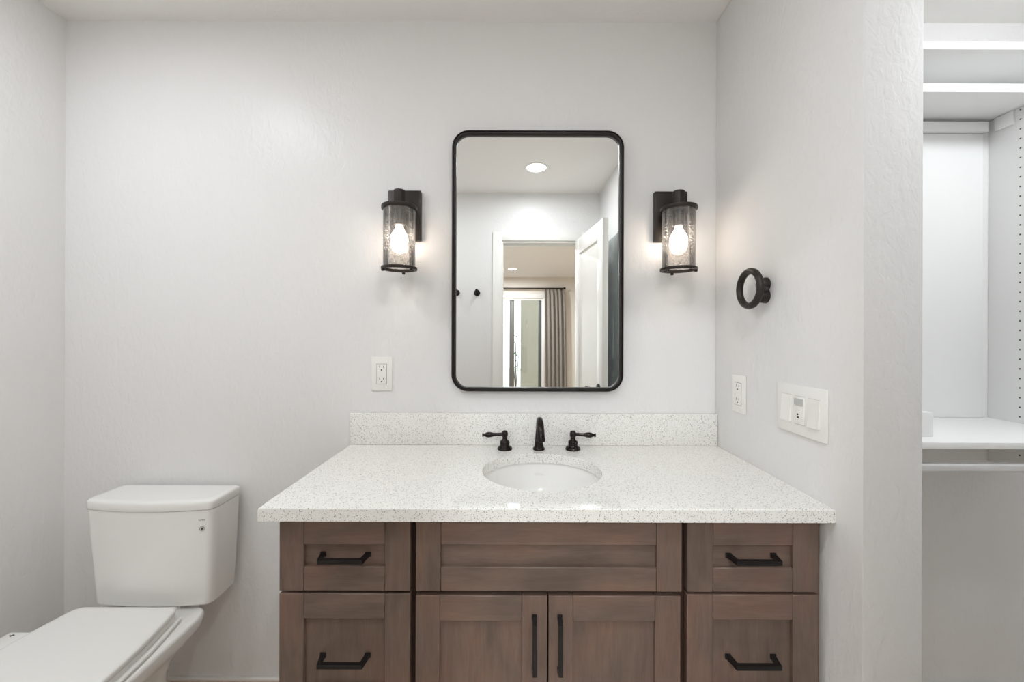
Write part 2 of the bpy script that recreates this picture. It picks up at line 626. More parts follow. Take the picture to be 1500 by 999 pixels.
struct('pane', nb(WX0 + 0.04, -0.80, BY - 0.063, BY - 0.057, 0.03, WZ - 0.045), M['pane'], win)
bm = bmesh.new()
box(bm, WX0 - 0.06, WX1 + 0.06, BY, BY + 0.014, WZ, WZ + 0.07, bev=0.003)
box(bm, WX1, WX1 + 0.06, BY, BY + 0.014, 0, WZ, bev=0.003)
box(bm, WX0 - 0.06, WX0, BY, BY + 0.014, 0, WZ, bev=0.003)
struct('trim_2', bm, M['trim'])
struct('patio_floor', nb(-6, 6, -14, BY - 0.15, -0.12, -0.02), M['patio'])
struct('wall_patio', nb(0.225, 0.42 + 2.2, -8.3, -8.1, -0.02, 3.6), M['stucco'])
sh = empty('patio_shrub', (0.10, -7.7, -0.02), 'small green shrub on the patio outside the glass door', 'shrub')
bm = bmesh.new()
for i in range(90):
    a, h, r = random.uniform(0, 2 * PI), random.uniform(0.35, 1.25), random.uniform(0.02, 0.15)
    c = Vector((0.10 + r * math.cos(a), -7.7 + r * math.sin(a), h))
    d = Vector((math.cos(a + random.uniform(-.8, .8)), math.sin(a), random.uniform(-.2, .8))).normalized()
    s = d.cross(Vector((0, 0, 1))).normalized()
    l, w = random.uniform(0.05, 0.09), 0.016
    n = s.cross(d).normalized() * 0.004
    top = [c, c + d * l * .5 + s * w, c + d * l, c + d * l * .5 - s * w]
    loft(bm, [[p + n * .2 for p in top], [p - n * .2 for p in top]])
obj('foliage', bm, M['leaf'], sh)
bm = bmesh.new()
for k in range(4):
    a = k * 1.6
    tube(bm, [(0.10, -7.7, -0.02), (0.10 + .04 * math.cos(a), -7.7 + .04 * math.sin(a), 0.5), (0.10 + .08 * math.cos(a), -7.7 + .08 * math.sin(a), 1.1)], [0.010, 0.007, 0.003], 8)
obj('stem', bm, M['stem'], sh)

# curtain on its rod
bm = bmesh.new()
NX = 120
x0, x1 = 0.60, 0.965
yc = BY + 0.085
rings_f, rings_b = [], []
zs = [2.095, 2.06, 2.0, 1.7, 1.3, 0.8, 0.3, 0.015]
def cx_at(u, zi):
    spread = 1.0 + 0.02 * zi
    amp = 0.022 + 0.004 * min(zi, 4)
    ph = 2 * PI * 5.5 * u + 0.25 * math.sin(5 * u + zi * 0.5)
    return x0 + 0.01 * zi * 0.2 + (x1 - x0) * u * spread + 0.008 * math.sin(2 * ph), yc + amp * math.sin(ph) + 0.006 * math.sin(19 * u)
for zi, z in enumerate(zs):
    f = [(*cx_at(i / NX, zi), z) for i in range(NX + 1)]
    b = [(p[0], p[1] - 0.004, p[2]) for p in f]
    rings_f.append(f + b[::-1])
loft(bm, rings_f)
tag(obj('curtain', bm, M['curtain'], loc=(0.78, yc, 0.015), smooth=80), 'pleated grey linen curtain hanging at the bedroom glass door, seen in the mirror', 'curtain')
t = empty('curtain_rod', (0.0, yc, 2.115), 'dark curtain rod above the bedroom glass door, seen in the mirror', 'curtain rod')
bm = bmesh.new()
lathe(bm, [(0.012, -1.75), (0.012, 0.955)], (0, yc, 2.118), 'X', 16)
obj('pole', bm, M['bronze'], t)
bm = bmesh.new()
lathe(bm, [(0.012, 0.955), (0.020, 0.960), (0.024, 0.975), (0.018, 0.99), (0.004, 0.998)], (0, yc, 2.118), 'X', 16)
obj('finial', bm, M['bronze'], t)
bm = bmesh.new()
tube(bm, [(0.93, BY + 0.001, 2.118), (0.93, yc, 2.118)], 0.008, 10)
lathe(bm, [(0.022, 0), (0.022, 0.008)], (0.93, BY, 2.118), 'Y', 16)
obj('bracket', bm, M['bronze'], t)

# ------------------------------------------------------------------ recessed ceiling lights (their discs are the lamps)
def downlight(x, y, glow, label, r=0.060, group='recessed ceiling lights'):
    t = empty('ceiling_light', (x, y, CZ), label, 'ceiling light', group)
    bm = bmesh.new()
    lathe(bm, [(r + 0.014, 0.0), (r + 0.013, -0.004), (r + 0.004, -0.006), (r, -0.004), (r, -0.0005)], (x, y, CZ), 'Z', 48, cap0=False, cap1=False)
    obj('trim_ring', bm, M['trim'], t)
    bm = bmesh.new()
    lathe(bm, [(r, -0.0030), (r * 0.5, -0.0034)], (x, y, CZ), 'Z', 40, cap0=False)
    obj('diffuser', bm, M[glow], t)
    return t
downlight(0.156, -1.212, 'lampglow', 'round recessed ceiling light seen at the top of the mirror')
downlight(-0.86, -1.36, 'lampglow_fill', 'unseen fill downlight added near the door wall, left of the doorway')  # added out of view to brighten the toilet front and lower left wall
downlight(-1.133, -0.7145, 'lampglow_toilet', 'round recessed ceiling light above the toilet')
t = empty('dome_light', (1.50, -0.74, CZ), 'round frosted dome light on the closet ceiling', 'ceiling light')
bm = bmesh.new()
lathe(bm, [(0.135, -0.0005), (0.135, -0.022), (0.128, -0.026)], (1.50, -0.74, CZ), 'Z', 48)
obj('canopy', bm, M['trim'], t)
bm = bmesh.new()
lathe(bm, [(0.126, -0.0265), (0.122, -0.05), (0.105, -0.075), (0.07, -0.092), (0.03, -0.099), (0.002, -0.1)], (1.50, -0.74, CZ), 'Z', 48)
obj('dome', bm, M['lampglow_closet'], t)
downlight(0.011, -5.147, 'lampglow_bed', 'small round ceiling light of the bedroom, seen through the doorway in the mirror')
downlight(0.028, -2.886, 'lampglow_bed', 'round bedroom ceiling light just beyond the doorway')

# ------------------------------------------------------------------ vanity: three cabinet units
FACE = -0.4805      # front of doors and drawers
CAR = -0.4590       # front of the face frame
CT0 = 0.8695        # underside of the worktop

def front_mesh(x0, x1, z0, z1, px0, px1, pz0, pz1, y=FACE, th=0.020, rec=0.0095):
    """shaker front: two stiles, two rails, recessed panel (one mesh, grain per piece)"""
    bm = bmesh.new()
    e = 0.0012
    box(bm, x0, px0, y, y + th, z0, z1, bev=e, seg=1, mi=1)
    box(bm, px1, x1, y, y + th, z0, z1, bev=e, seg=1, mi=1)
    box(bm, px0, px1, y, y + th, z0, pz0, bev=0.0018, seg=1, mi=0)
    box(bm, px0, px1, y, y + th, pz1, z1, bev=0.0018, seg=1, mi=0)
    w, h = px1 - px0, pz1 - pz0
    box(bm, px0 - 0.004, px1 + 0.004, y + rec, y + th - 0.002, pz0 - 0.004, pz1 + 0.004, mi=0 if w > h * 1.2 else 1)
    return bm
WOOD = [M['wood_h'], M['wood_v']]

def pull(parent, cx, cz, vertical=False, cc=0.096, y=FACE, so=0.020, base=0.0):
    """square bar pull with two posts"""
    yf = y + base
    yb = y - so
    bm = bmesh.new()
    h = cc / 2
    if vertical:
        P = [(cx, yf, cz - h - 0.002), (cx, yb, cz - h + 0.003), (cx, yb, cz + h - 0.003), (cx, yf, cz + h + 0.002)]
        box(bm, cx - 0.0055, cx + 0.0055, yf - 0.004, yf, cz - h - 0.0085, cz - h + 0.0045, bev=0.001)
        box(bm, cx - 0.0055, cx + 0.0055, yf - 0.004, yf, cz + h - 0.0045, cz + h + 0.0085, bev=0.001)
        tube(bm, P, None, up=Vector((1, 0, 0)), square=(0.0085, 0.0095))
    else:
        P = [(cx - h - 0.002, yf, cz), (cx - h + 0.003, yb, cz), (cx + h - 0.003, yb, cz), (cx + h + 0.002, yf, cz)]
        box(bm, cx - h - 0.0085, cx - h + 0.0045, yf - 0.004, yf, cz - 0.0055, cz + 0.0055, bev=0.001)
        box(bm, cx + h - 0.0045, cx + h + 0.0085, yf - 0.004, yf, cz - 0.0055, cz + 0.0055, bev=0.001)
        tube(bm, P, None, up=Vector((0, 0, 1)), square=(0.0085, 0.0095))
    return obj('handle', bm, M['black'], parent, smooth=30)

def carcass(x0, x1, parent, left_skin=False, stile=0.020):
    bm = bmesh.new()
    t = 0.016
    box(bm, x0, x0 + t, CAR + 0.004, -0.004, 0.0, CT0, mi=1)
    box(bm, x1 - t, x1, CAR + 0.004, -0.004, 0.0, CT0, mi=1)
    box(bm, x0 + t, x1 - t, -0.012, -0.004, 0.1, CT0, mi=0)
    box(bm, x0 + t, x1 - t, CAR + 0.05, -0.012, 0.1, 0.116, mi=0)
    box(bm, x0 + t, x1 - t, CAR + 0.06, CAR + 0.076, 0.0, 0.1, mi=0)
    # face frame
    for a, b in ((x0, x0 + stile), (x1 - stile, x1)):
        box(bm, a, b, CAR, CAR + 0.018, 0.1, CT0, mi=0)
    for a, b in ((0.1, 0.125), (CT0 - 0.02, CT0), (0.68, 0.715)):
        box(bm, x0 + stile, x1 - stile, CAR, CAR + 0.018, a, b, mi=0)
    return obj('cabinet_body', bm, [M['wood_shaded'], M['wood_v']], parent)

ZT0, ZT1 = 0.7045, 0.8590   # top row
def drawer_unit(x0, x1, fx0, fx1, px0, px1, label, filler=None):
    t = empty('drawer_cabinet', ((x0 + x1) / 2, -0.23, 0), label, 'cabinet', 'brown drawer cabinets of the vanity')
    carcass(x0, x1, t)
    cx = (px0 + px1) / 2
    d = obj('drawer', front_mesh(fx0, fx1, ZT0, ZT1, px0, px1, 0.758, 0.806), WOOD, t)
    pull(d, cx, 0.7815, base=0.0095)
    d = obj('drawer', front_mesh(fx0, fx1, 0.437, 0.6987, px0, px1, 0.493, 0.643), WOOD, t)
    pull(d, cx, 0.5570, base=0.0095)
    d = obj('drawer', front_mesh(fx0, fx1, 0.115, 0.4325, px0, px1, 0.171, 0.3765), WOOD, t)
    pull(d, cx, 0.275, base=0.0095)
    if filler:
        obj('filler_strip', nb(filler[0], filler[1], CAR - 0.002, CAR + 0.016, 0.1, CT0), M['wood_v'], t)
    return t
drawer_unit(-0.5085, -0.2150, -0.509, -0.2208, -0.4556, -0.2768, 'brown shaker drawer cabinet beside the toilet, at the open end of the vanity')
drawer_unit(0.3832, 0.6782, 0.389, 0.6773, 0.4451, 0.6215, 'brown shaker drawer cabinet against the side wall below the switch plate', filler=(0.6784, 0.6945))

t = empty('sink_cabinet', (0.084, -0.23, 0), 'brown shaker sink cabinet with two doors under the basin', 'cabinet')
carcass(-0.2146, 0.3828, t)
obj('false_drawer_front', front_mesh(-0.2087, 0.377, ZT0, ZT1, -0.154, 0.3214, 0.758, 0.806), WOOD, t)
d = obj('door', front_mesh(-0.2087, 0.0811, 0.115, 0.6948, -0.156, 0.0255, 0.171, 0.6385), WOOD, t)
pull(d, 0.0528, 0.5915, True, cc=0.110)
d = obj('door', front_mesh(0.0841, 0.3745, 0.115, 0.6948, 0.1374, 0.3184, 0.171, 0.6385), WOOD, t)
pull(d, 0.1085, 0.5915, True, cc=0.110)

# ------------------------------------------------------------------ worktop, backsplash, basin, tap
CT1 = 0.898
SX, SY, SA, SB = 0.0845, -0.2615, 0.163, 0.150
bm = bmesh.new()
X0, X1, Y0, Y1 = -0.5407, 0.6945, -0.5065, -0.0005
angs = [2 * PI * i / 96 for i in range(96)] + [math.atan2(y - SY, x - SX) % (2 * PI) for x in (X0, X1) for y in (Y0, Y1)]
angs = sorted(set(round(a, 6) for a in angs))
def rect_pt(a, ins):
    c, s = math.cos(a), math.sin(a)
    x0, x1, y0, y1 = X0 + ins, X1 - ins, Y0 + ins, Y1 - ins
    ts = []
    if c > 1e-9: ts.append((x1 - SX) / c)
    if c < -1e-9: ts.append((x0 - SX) / c)
    if s > 1e-9: ts.append((y1 - SY) / s)
    if s < -1e-9: ts.append((y0 - SY) / s)
    tt = min(ts)
    return SX + c * tt, SY + s * tt
def ell(a, g):
    # point of the oval in the ray's direction
    c, s = math.cos(a), math.sin(a)
    k = 1 / math.sqrt((c / (SA + g)) ** 2 + (s / (SB + g)) ** 2)
    return SX + c * k, SY + s * k
rings = [[(*ell(a, 0.0006), CT1) for a in angs], [(*ell(a, 0), CT1 - 0.0006) for a in angs], [(*ell(a, 0), CT0) for a in angs],
         [(*rect_pt(a, 0), CT0) for a in angs], [(*rect_pt(a, 0), CT1 - 0.002) for a in angs], [(*rect_pt(a, 0.0015), CT1) for a in angs]]
loft(bm, rings, loop=True)
tag(obj('countertop', bm, M['quartz'], loc=(0.08, -0.25, CT0), smooth=30), 'white speckled quartz countertop with an oval basin cutout', 'countertop')
tag(obj('backsplash', nb(-0.5407, 0.6945, -0.020, -0.0005, CT1 + 0.0003, 1.0035, bev=0.0015), M['quartz'], loc=(0.08, -0.01, CT1)),
    'low white speckled quartz backsplash strip under the mirror', 'backsplash')

t = empty('sink_basin', (SX, SY, 0.735), 'white oval undermount sink basin below the countertop', 'sink')
bm = bmesh.new()
prof = [(1.0, 0.0), (0.995, -0.012), (0.97, -0.040), (0.92, -0.072), (0.82, -0.102), (0.65, -0.120), (0.4, -0.129), (0.15, -0.132)]
N = 72
zr = CT0 - 0.0006
def er(f, dz, g=0.0):
    return [(SX + (SA + 0.006 + g) * f * math.cos(2 * PI * i / N), SY + (SB + 0.006 + g) * f * math.sin(2 * PI * i / N), zr + dz) for i in range(N)]
inner = [er(f, dz) for f, dz in prof]
outer = [er(f, dz - 0.010, 0.010) for f, dz in prof[::-1]]
flange = [er(1.0, -0.010, 0.022), er(1.0, 0.0, 0.022)]
loft(bm, inner + outer + flange + [inner[0]], cap0=False, cap1=False)
bmesh.ops.remove_doubles(bm, verts=bm.verts[:], dist=1e-6)
obj('basin', bm, M['china'], t, smooth=60)
bm = bmesh.new()
lathe(bm, [(0.029, 0.000), (0.029, 0.003), (0.024, 0.0045), (0.020, 0.003), (0.006, 0.004)], (SX, SY, zr - 0.1315), 'Z', 32)
obj('drain', bm, M['faucet'], t)
text_mesh('maker_mark', 'TOTO', 0.010, M['faint'], t, (SX + 0.003, SY + (SB + 0.006) * 0.972 - 0.0006, zr - 0.036), (R(68), 0, 0))

fx, fy = 0.0905, -0.065
t = empty('faucet', (fx, fy, CT1), 'dark bronze two-handle faucet standing behind the basin', 'faucet')
bm = bmesh.new()
lathe(bm, [(0.0195, 0.0), (0.0195, 0.004), (0.0175, 0.007), (0.0150, 0.010), (0.0142, 0.016)], (fx, fy, CT1), 'Z', 32)
# tapering body that bends over into the spout
path, rad = [], []
for z, r in ((0.012, 0.0142), (0.035, 0.0124), (0.058, 0.0104), (0.070, 0.0092)):
    path.append((fx, fy, CT1 + z)); rad.append(r)
for i in range(1, 13):
    a = R(150 * i / 12)
    path.append((fx, fy - 0.040 * (1 - math.cos(a)) * 0.95, CT1 + 0.072 + 0.030 * math.sin(a)))
    rad.append(0.0092 + 0.0018 * i / 12)
ex, ey, ez = path[-1]
path.append((fx, ey - 0.012, ez - 0.016)); rad.append(0.0118)
path.append((fx, ey - 0.014, ez - 0.030)); rad.append(0.0124)
tube(bm, path, rad, 24, up=Vector((1, 0, 0)))
obj('spout', bm, M['faucet'], t, smooth=50)
bm = bmesh.new()
lathe(bm, [(0.0130, 0.0), (0.0133, -0.002), (0.0133, -0.010), (0.0115, -0.011)], (fx, ey - 0.0145, ez - 0.028), 'Z', 24)
obj('aerator', bm, M['faucet'], t)
for s in (-1, 1):
    hx = fx + s * 0.1105
    bm = bmesh.new()
    lathe(bm, [(0.0240, 0.0), (0.0245, 0.003), (0.0225, 0.008), (0.0165, 0.011), (0.0150, 0.014), (0.0155, 0.024), (0.0140, 0.028),
               (0.0090, 0.031), (0.0078, 0.036), (0.0078, 0.040), (0.0095, 0.043), (0.0105, 0.049), (0.0095, 0.056), (0.0050, 0.0605), (0.001, 0.0615)], (hx, fy, CT1), 'Z', 32)
    h = obj('tap_handle', bm, M['faucet'], t, smooth=50)
    bm = bmesh.new()
    lp = [(0.006, 0.0055), (0.022, 0.0050), (0.036, 0.0056), (0.046, 0.0082), (0.053, 0.0090), (0.060, 0.0074), (0.065, 0.0045), (0.068, 0.0042), (0.0685, 0.0056), (0.073, 0.0056), (0.0735, 0.003)]
    tube(bm, [(hx + s * a, fy - a * 0.04, CT1 + 0.049 - a * 0.03) for a, r in lp], [r for a, r in lp], 20)
    obj('lever', bm, M['faucet'], h, smooth=50)

# ------------------------------------------------------------------ mirror
MX, MZ, MW, MH = 0.0876, 1.5157, 0.575, 0.873
t = empty('wall_mirror', (MX, 0, MZ), 'tall rounded mirror in a thin black frame above the sink', 'mirror')
bm = bmesh.new()
prof = [(0.000, 0.000), (0.000, -0.026), (0.002, -0.030), (0.0055, -0.0305), (0.0063, -0.0280), (0.0075, -0.0280), (0.0083, -0.0305), (0.0118, -0.030), (0.0134, -0.026), (0.0134, 0.000)]
def rr(ins, y, n=12):
    return [(x, y, z) for x, z in rrect(MX, MZ, MW - 2 * ins, MH - 2 * ins, 0.056 - ins, n)]
loft(bm, [rr(i, y - 0.0003) for i, y in prof], loop=True)
obj('frame', bm, M['frame'], t, smooth=30)
bm = bmesh.new()
loft(bm, [rr(0.0130, -0.004), rr(0.0130, -0.0165)])
obj('glass', bm, M['mirror'], t, smooth=0)

# ------------------------------------------------------------------ sconces (built around the wall point, then copied)
def make_sconce(x, z, label):
    t = empty('wall_sconce', (x, 0, z), label, 'wall lamp', 'bronze sconces beside the mirror')
    PX = 0.055
    cy = -0.080
    obj('back_plate', nb(x - PX, x + PX, -0.022, -0.0003, z - 0.0845, z + 0.0845, bev=0.0035), M['bronze'], t)
    bm = bmesh.new()
    zt = z + 0.0005          # underside of the top disc
    tube(bm, [(x, -0.020, zt + 0.034), (x, cy, zt + 0.034)], 0.0105, 16)
    obj('arm', bm, M['bronze'], t)
    bm = bmesh.new()
    lathe(bm, [(0.0190, 0.010), (0.0195, 0.012), (0.0195, 0.059), (0.0170, 0.0625), (0.008, 0.064)], (x, cy, zt), 'Z', 32)
    lathe(bm, [(0.0555, 0.0), (0.0560, 0.001), (0.0560, 0.010), (0.0550, 0.011), (0.018, 0.0115)], (x, cy, zt), 'Z', 48, cap1=True)
    obj('top_cap', bm, M['bronze'], t, smooth=35)
    bm = bmesh.new()
    zb = z - 0.192
    lathe(bm, [(0.0465, 0.0), (0.0560, 0.0), (0.0565, 0.001), (0.0565, 0.008), (0.0555, 0.009), (0.0465, 0.009), (0.0465, 0.0)], (x, cy, zb), 'Z', 48, cap0=False, cap1=False)
    r = obj('bottom_ring', bm, M['bronze'], t, smooth=35)
    bm = bmesh.new()
    zr0 = zb + 0.0095
    lathe(bm, [(0.0485, zr0 - zb), (0.0505, zr0 - zb), (0.0505, zt - zb - 0.0005), (0.0485, zt - zb - 0.0005), (0.0485, zr0 - zb)], (x, cy, zb), 'Z', 48, cap0=False, cap1=False)
    obj('glass_shade', bm, M['seeded'], t, smooth=35)
    for k in range(3):
        a = R(-90 + 120 * k + 60)
        bm = bmesh.new()
        lathe(bm, [(0.0052, 0.0005), (0.0052, -0.006), (0.0035, -0.007)], (x + 0.0510 * math.cos(a), cy + 0.0510 * math.sin(a), zb), 'Z', 14)
        obj('screw', bm, M['bronze'], t)
    bm = bmesh.new()
    lathe(bm, [(0.018, 0.0), (0.0185, -0.004), (0.0185, -0.048), (0.0150, -0.050)], (x, cy, zt), 'Z', 28)
    obj('socket', bm, M['bronze'], t)
    bm = bmesh.new()
    lathe(bm, [(0.0115, -0.050), (0.0115, -0.056), (0.0150, -0.065), (0.0210, -0.074), (0.0262, -0.085), (0.0275, -0.095), (0.0262, -0.105), (0.0205, -0.115), (0.0115, -0.1210), (0.001, -0.1225)], (x, cy, zt), 'Z', 28)
    obj('bulb', bm, M['bulb'], t, smooth=60)
    return t
SZ = 1.668
s0 = make_sconce(MX - 0.4475, SZ, 'bronze wall sconce with seeded glass, on the toilet side of the mirror')
s1 = copy_tree(s0)
s1.location = (MX + 0.4475, 0, SZ)
s1['label'] = 'bronze wall sconce with seeded glass, between the mirror and the towel ring'

# ------------------------------------------------------------------ towel ring on the right wall
ty, tz = -0.255, 1.397
t = empty('towel_ring', (XR, ty, tz), 'dark bronze towel ring on the side wall above the switch plates', 'towel ring')
bm = bmesh.new()
for dz, r in ((0.016, 0.0200), (-0.015, 0.0195)):
    lathe(bm, [(r, -0.0003), (r, -0.006), (r * 0.94, -0.010), (r * 0.92, -0.016), (r * 0.75, -0.020)], (XR, ty - 0.0150, tz + dz - 0.005), 'X', 32)
obj('wall_mount', bm, M['bronze'], t, smooth=40)
bm = bmesh.new()
RR, rt = 0.0478, 0.0092
rings = []
for i in range(64):
    a = 2 * PI * i / 64
    rings.append([(0.6585 + rt * 1.0 * math.sin(b), ty + (RR + rt * math.cos(b)) * math.cos(a), tz + 0.002 + (RR + rt * math.cos(b)) * math.sin(a)) for b in [2 * PI * j / 16 for j in range(16)]])
loft(bm, rings, loop=True)
# short arm that carries the ring
tube(bm, [(0.6800, ty - 0.028, tz - 0.002), (0.6600, ty - 0.048, tz - 0.002)], [0.012, 0.0088], 12)
obj('ring', bm, M['bronze'], t, smooth=60)

# ------------------------------------------------------------------ outlets and switches
def outlet(pt, label, wall):
    """pt on the wall; wall 'back' or 'right'. geometry is built facing -Y, then turned"""
    t = empty('wall_outlet', pt, label, 'outlet', 'white wall outlets')
    def put(name, bm, m, parent):
        if wall == 'right':
            bmesh.ops.rotate(bm, verts=bm.verts[:], cent=(0, 0, 0), matrix=Matrix.Rotation(R(-90), 3, 'Z'))
        bmesh.ops.translate(bm, verts=bm.verts[:], vec=Vector(pt))
        return obj(name, bm, m, parent, smooth=30)
    put('cover_plate', nb(-0.0352, 0.0352, -0.0055, -0.0003, -0.0572, 0.0572, bev=0.0022), M['plastic'], t)
    bm = bmesh.new()
    box(bm, -0.0168, 0.0168, -0.0072, -0.0054, -0.0335, 0.0335, bev=0.0008)
    fc = put('receptacle', bm, M['plastic'], t)
    bm = bmesh.new()
    for s in (-1, 1):
        box(bm, -0.0176, 0.0176, -0.00565, -0.0052, s * 0.0338 - 0.0005, s * 0.0338 + 0.0005)
        box(bm, s * 0.0172 - 0.0004, s * 0.0172 + 0.0004, -0.00565, -0.0052, -0.034, 0.034)
    for zc in (0.020, -0.020):
        for x, h in ((-0.0064, 0.0042), (0.0064, 0.0034)):
            box(bm, x - 0.0008, x + 0.0008, -0.0074, -0.0070, zc + 0.0005, zc + 0.0005 + 2 * h)
        lathe(bm, [(0.0025, -0.0074), (0.0025, -0.0070)], (0, 0, zc - 0.0065), 'Y', 12)
    put('slot', bm, M['slot'], fc)
    return t
outlet((-0.4395, 0, 1.135), 'white outlet on the back wall below the sconce nearest the toilet', 'back')
outlet((XR, -0.1465, 1.092), 'white outlet on the side wall just above the backsplash corner', 'right')

sp = (XR, -0.4058, 1.091)
t = empty('switch_plate', sp, 'wide white three-gang switch plate on the side wall', 'light switch')
def put(name, bm, m, parent):
    bmesh.ops.rotate(bm, verts=bm.verts[:], cent=(0, 0, 0), matrix=Matrix.Rotation(R(-90), 3, 'Z'))
    bmesh.ops.translate(bm, verts=bm.verts[:], vec=Vector(sp))
    return obj(name, bm, m, parent, smooth=30)
put('cover_plate', nb(-0.081, 0.081, -0.0060, -0.0003, -0.0595, 0.0595, bev=0.0024), M['plastic'], t)
for x in (-0.046, 0.046):
    bm = bmesh.new()
    v = [(x - 0.0165, -0.0058, -0.033), (x + 0.0165, -0.0058, -0.033), (x + 0.0165, -0.0058, 0.033), (x - 0.0165, -0.0058, 0.033)]
    f = [(x - 0.0162, -0.0110, -0.0325), (x + 0.0162, -0.0110, -0.0325), (x + 0.0162, -0.0066, 0.0325), (x - 0.0162, -0.0066, 0.0325)]
    loft(bm, [v, f])
    put('rocker', bm, M['plastic'], t)
    for s in (-1, 1):
        put('gap_line', nb(x - 0.0172, x + 0.0172, -0.0062, -0.0058, s * 0.0337 - 0.0004, s * 0.0337 + 0.0004), M['lens'], t)
bm = bmesh.new()
box(bm, -0.0165, 0.0165, -0.0082, -0.0058, -0.033, 0.033, bev=0.001)
sw = put('sensor_switch', bm, M['plastic'], t)
put('sensor_lens', nb(-0.0140, 0.0140, -0.0100, -0.0080, 0.012, 0.028, bev=0.001), M['lens'], sw)
bm = bmesh.new()
lathe(bm, [(0.0022, -0.0086), (0.0022, -0.0080)], (-0.003, 0, -0.0100), 'Y', 12)
box(bm, -0.0052, 0.0, -0.0086, -0.0081, -0.0185, -0.0150)
put('indicator', bm, M['slot'], sw)
for s in (-1, 1):
    put('gap_line', nb(-0.0172, 0.0172, -0.0062, -0.0058, s * 0.0337 - 0.0004, s * 0.0337 + 0.0004), M['lens'], t)

# ------------------------------------------------------------------ robe hooks on the door wall (seen in the mirror)
def hook(x, label):
    z = 1.583
    t = empty('robe_hook', (x, YF, z), label, 'robe hook', 'black robe hooks on the door wall')
    bm = bmesh.new()
    lathe(bm, [(0.0235, 0.0003), (0.0235, 0.006), (0.021, 0.009), (0.010, 0.011), (0.009, 0.030)], (x, YF, z), 'Y', 28)
    obj('wall_disc', bm, M['black'], t, smooth=40)
    bm = bmesh.new()
    tube(bm, [(x, YF + 0.024, z), (x, YF + 0.040, z - 0.004), (x, YF + 0.048, z + 0.008), (x, YF + 0.050, z + 0.024)], [0.008, 0.0085, 0.0085, 0.0095], 14, up=Vector((1, 0, 0)))
    obj('peg', bm, M['black'], t, smooth=50)
hook(-0.2594, 'black robe hook nearer the doorway, seen in the mirror')
hook(-0.4126, 'black robe hook seen half hidden at the edge of the mirror frame')

# ------------------------------------------------------------------ toilet
TX = -1.1035
t = empty('toilet', (TX, -0.35, 0), 'white two-piece toilet with a flat closed lid, in the corner beside the vanity', 'toilet')
def tank_ring(hw, yb, yc, bulge, r, z, n=10, rb=0.012):
    pts = []
    # back-left, back-right small rounding, then right front corner, bulged front, left front corner
    for (cx, cy, a0) in ((TX + hw - rb, yb - rb, 90), ):
        for i in range(5):
            a = R(90 - 90 * i / 4)
            pts.append((cx + rb * math.cos(a), cy + rb * math.sin(a), z))
    for i in range(n + 1):
        a = R(-90 * i / n)
        pts.append((TX + hw - r + r * math.cos(a), yc + r + r * math.sin(a), z))
    m = 24
    for i in range(1, m):
        u = -1 + 2 * i / m
        pts.append((TX - u * (hw - r), yc - bulge * (1 - u * u), z))
    for i in range(n + 1):
        a = R(-90 - 90 * i / n)
        pts.append((TX - hw + r + r * math.cos(a), yc + r + r * math.sin(a), z))
    for i in range(5):
        a = R(180 - 90 * i / 4)
        pts.append((TX - hw + rb + rb * math.cos(a), yb - rb + rb * math.sin(a), z))
    return pts
bm = bmesh.new()
lv = []
for z, u, ins in ((0.4330, 0, 0.008), (0.4345, 0, 0.003), (0.4375, 0, 0.0005), (0.4410, 0.01, 0), (0.52, 0.25, 0), (0.60, 0.52, 0), (0.68, 0.8, 0), (0.733, 1, 0)):
    hw = 0.181 + 0.016 * (u ** 0.8) - ins
    lv.append(tank_ring(hw, -0.018 - ins, -0.133 - 0.013 * u + ins, 0.010 + 0.006 * u, 0.023, z))
loft(bm, lv)
tank = obj('tank', bm, M['china'], t, smooth=50)
bm = bmesh.new()
lv = []
for z, ins in ((0.7338, 0.004), (0.7345, 0.001), (0.7365, 0.0), (0.7550, 0.0), (0.7595, 0.0012), (0.7620, 0.004), (0.7632, 0.009), (0.7636, 0.02)):
    lv.append(tank_ring(0.1985 - ins, -0.0165 - ins, -0.1485 + ins, 0.0165, 0.024, z))
loft(bm, lv)
obj('tank_lid', bm, M['china'], t, smooth=50)
# marks printed on the tank
def tank_front(x, z):
    u = (z - 0.455) / (0.733 - 0.455)
    hw = 0.181 + 0.016 * max(u, 0) ** 0.8
    k = (x - TX) / (hw - 0.023)
    return -0.133 - 0.013 * u - (0.010 + 0.006 * u) * (1 - k * k)
mx = -0.9390
my = tank_front(mx, 0.703) - 0.0007
tilt = R(9)
text_mesh('maker_mark', 'TOTO', 0.0066, M['ink'], tank, (mx, my, 0.7035), (R(88), 0, tilt))
bm = bmesh.new()
ring_pts = [(0.0068, -0.0002), (0.0068, 0.0002), (0.0060, 0.0002), (0.0060, -0.0002), (0.0068, -0.0002)]
lathe(bm, ring_pts, (0, 0, 0), 'Y', 28, cap0=False, cap1=False)
drop = []
for i in range(24):
    a = 2 * PI * i / 24
    r = 0.0032
    x = r * math.sin(a) * (1 if math.cos(a) < 0.2 else max(0, 1 - (math.cos(a) - 0.2) / 0.8) ** 0.7)
    zz = -0.0008 + r * (math.cos(a) if math.cos(a) < 0.2 else 0.2 + (math.cos(a) - 0.2) * 1.7)
    drop.append((x, zz))
loft(bm, [[(x, -0.0003, z) for x, z in drop], [(x, 0.0002, z) for x, z in drop]])
bmesh.ops.rotate(bm, verts=bm.verts[:], cent=(0, 0, 0), matrix=Matrix.Rotation(tilt, 3, 'Z'))
bmesh.ops.translate(bm, verts=bm.verts[:], vec=(mx, tank_front(mx, 0.676) - 0.0009, 0.6765))
obj('water_drop_emblem', bm, M['ink'], tank)

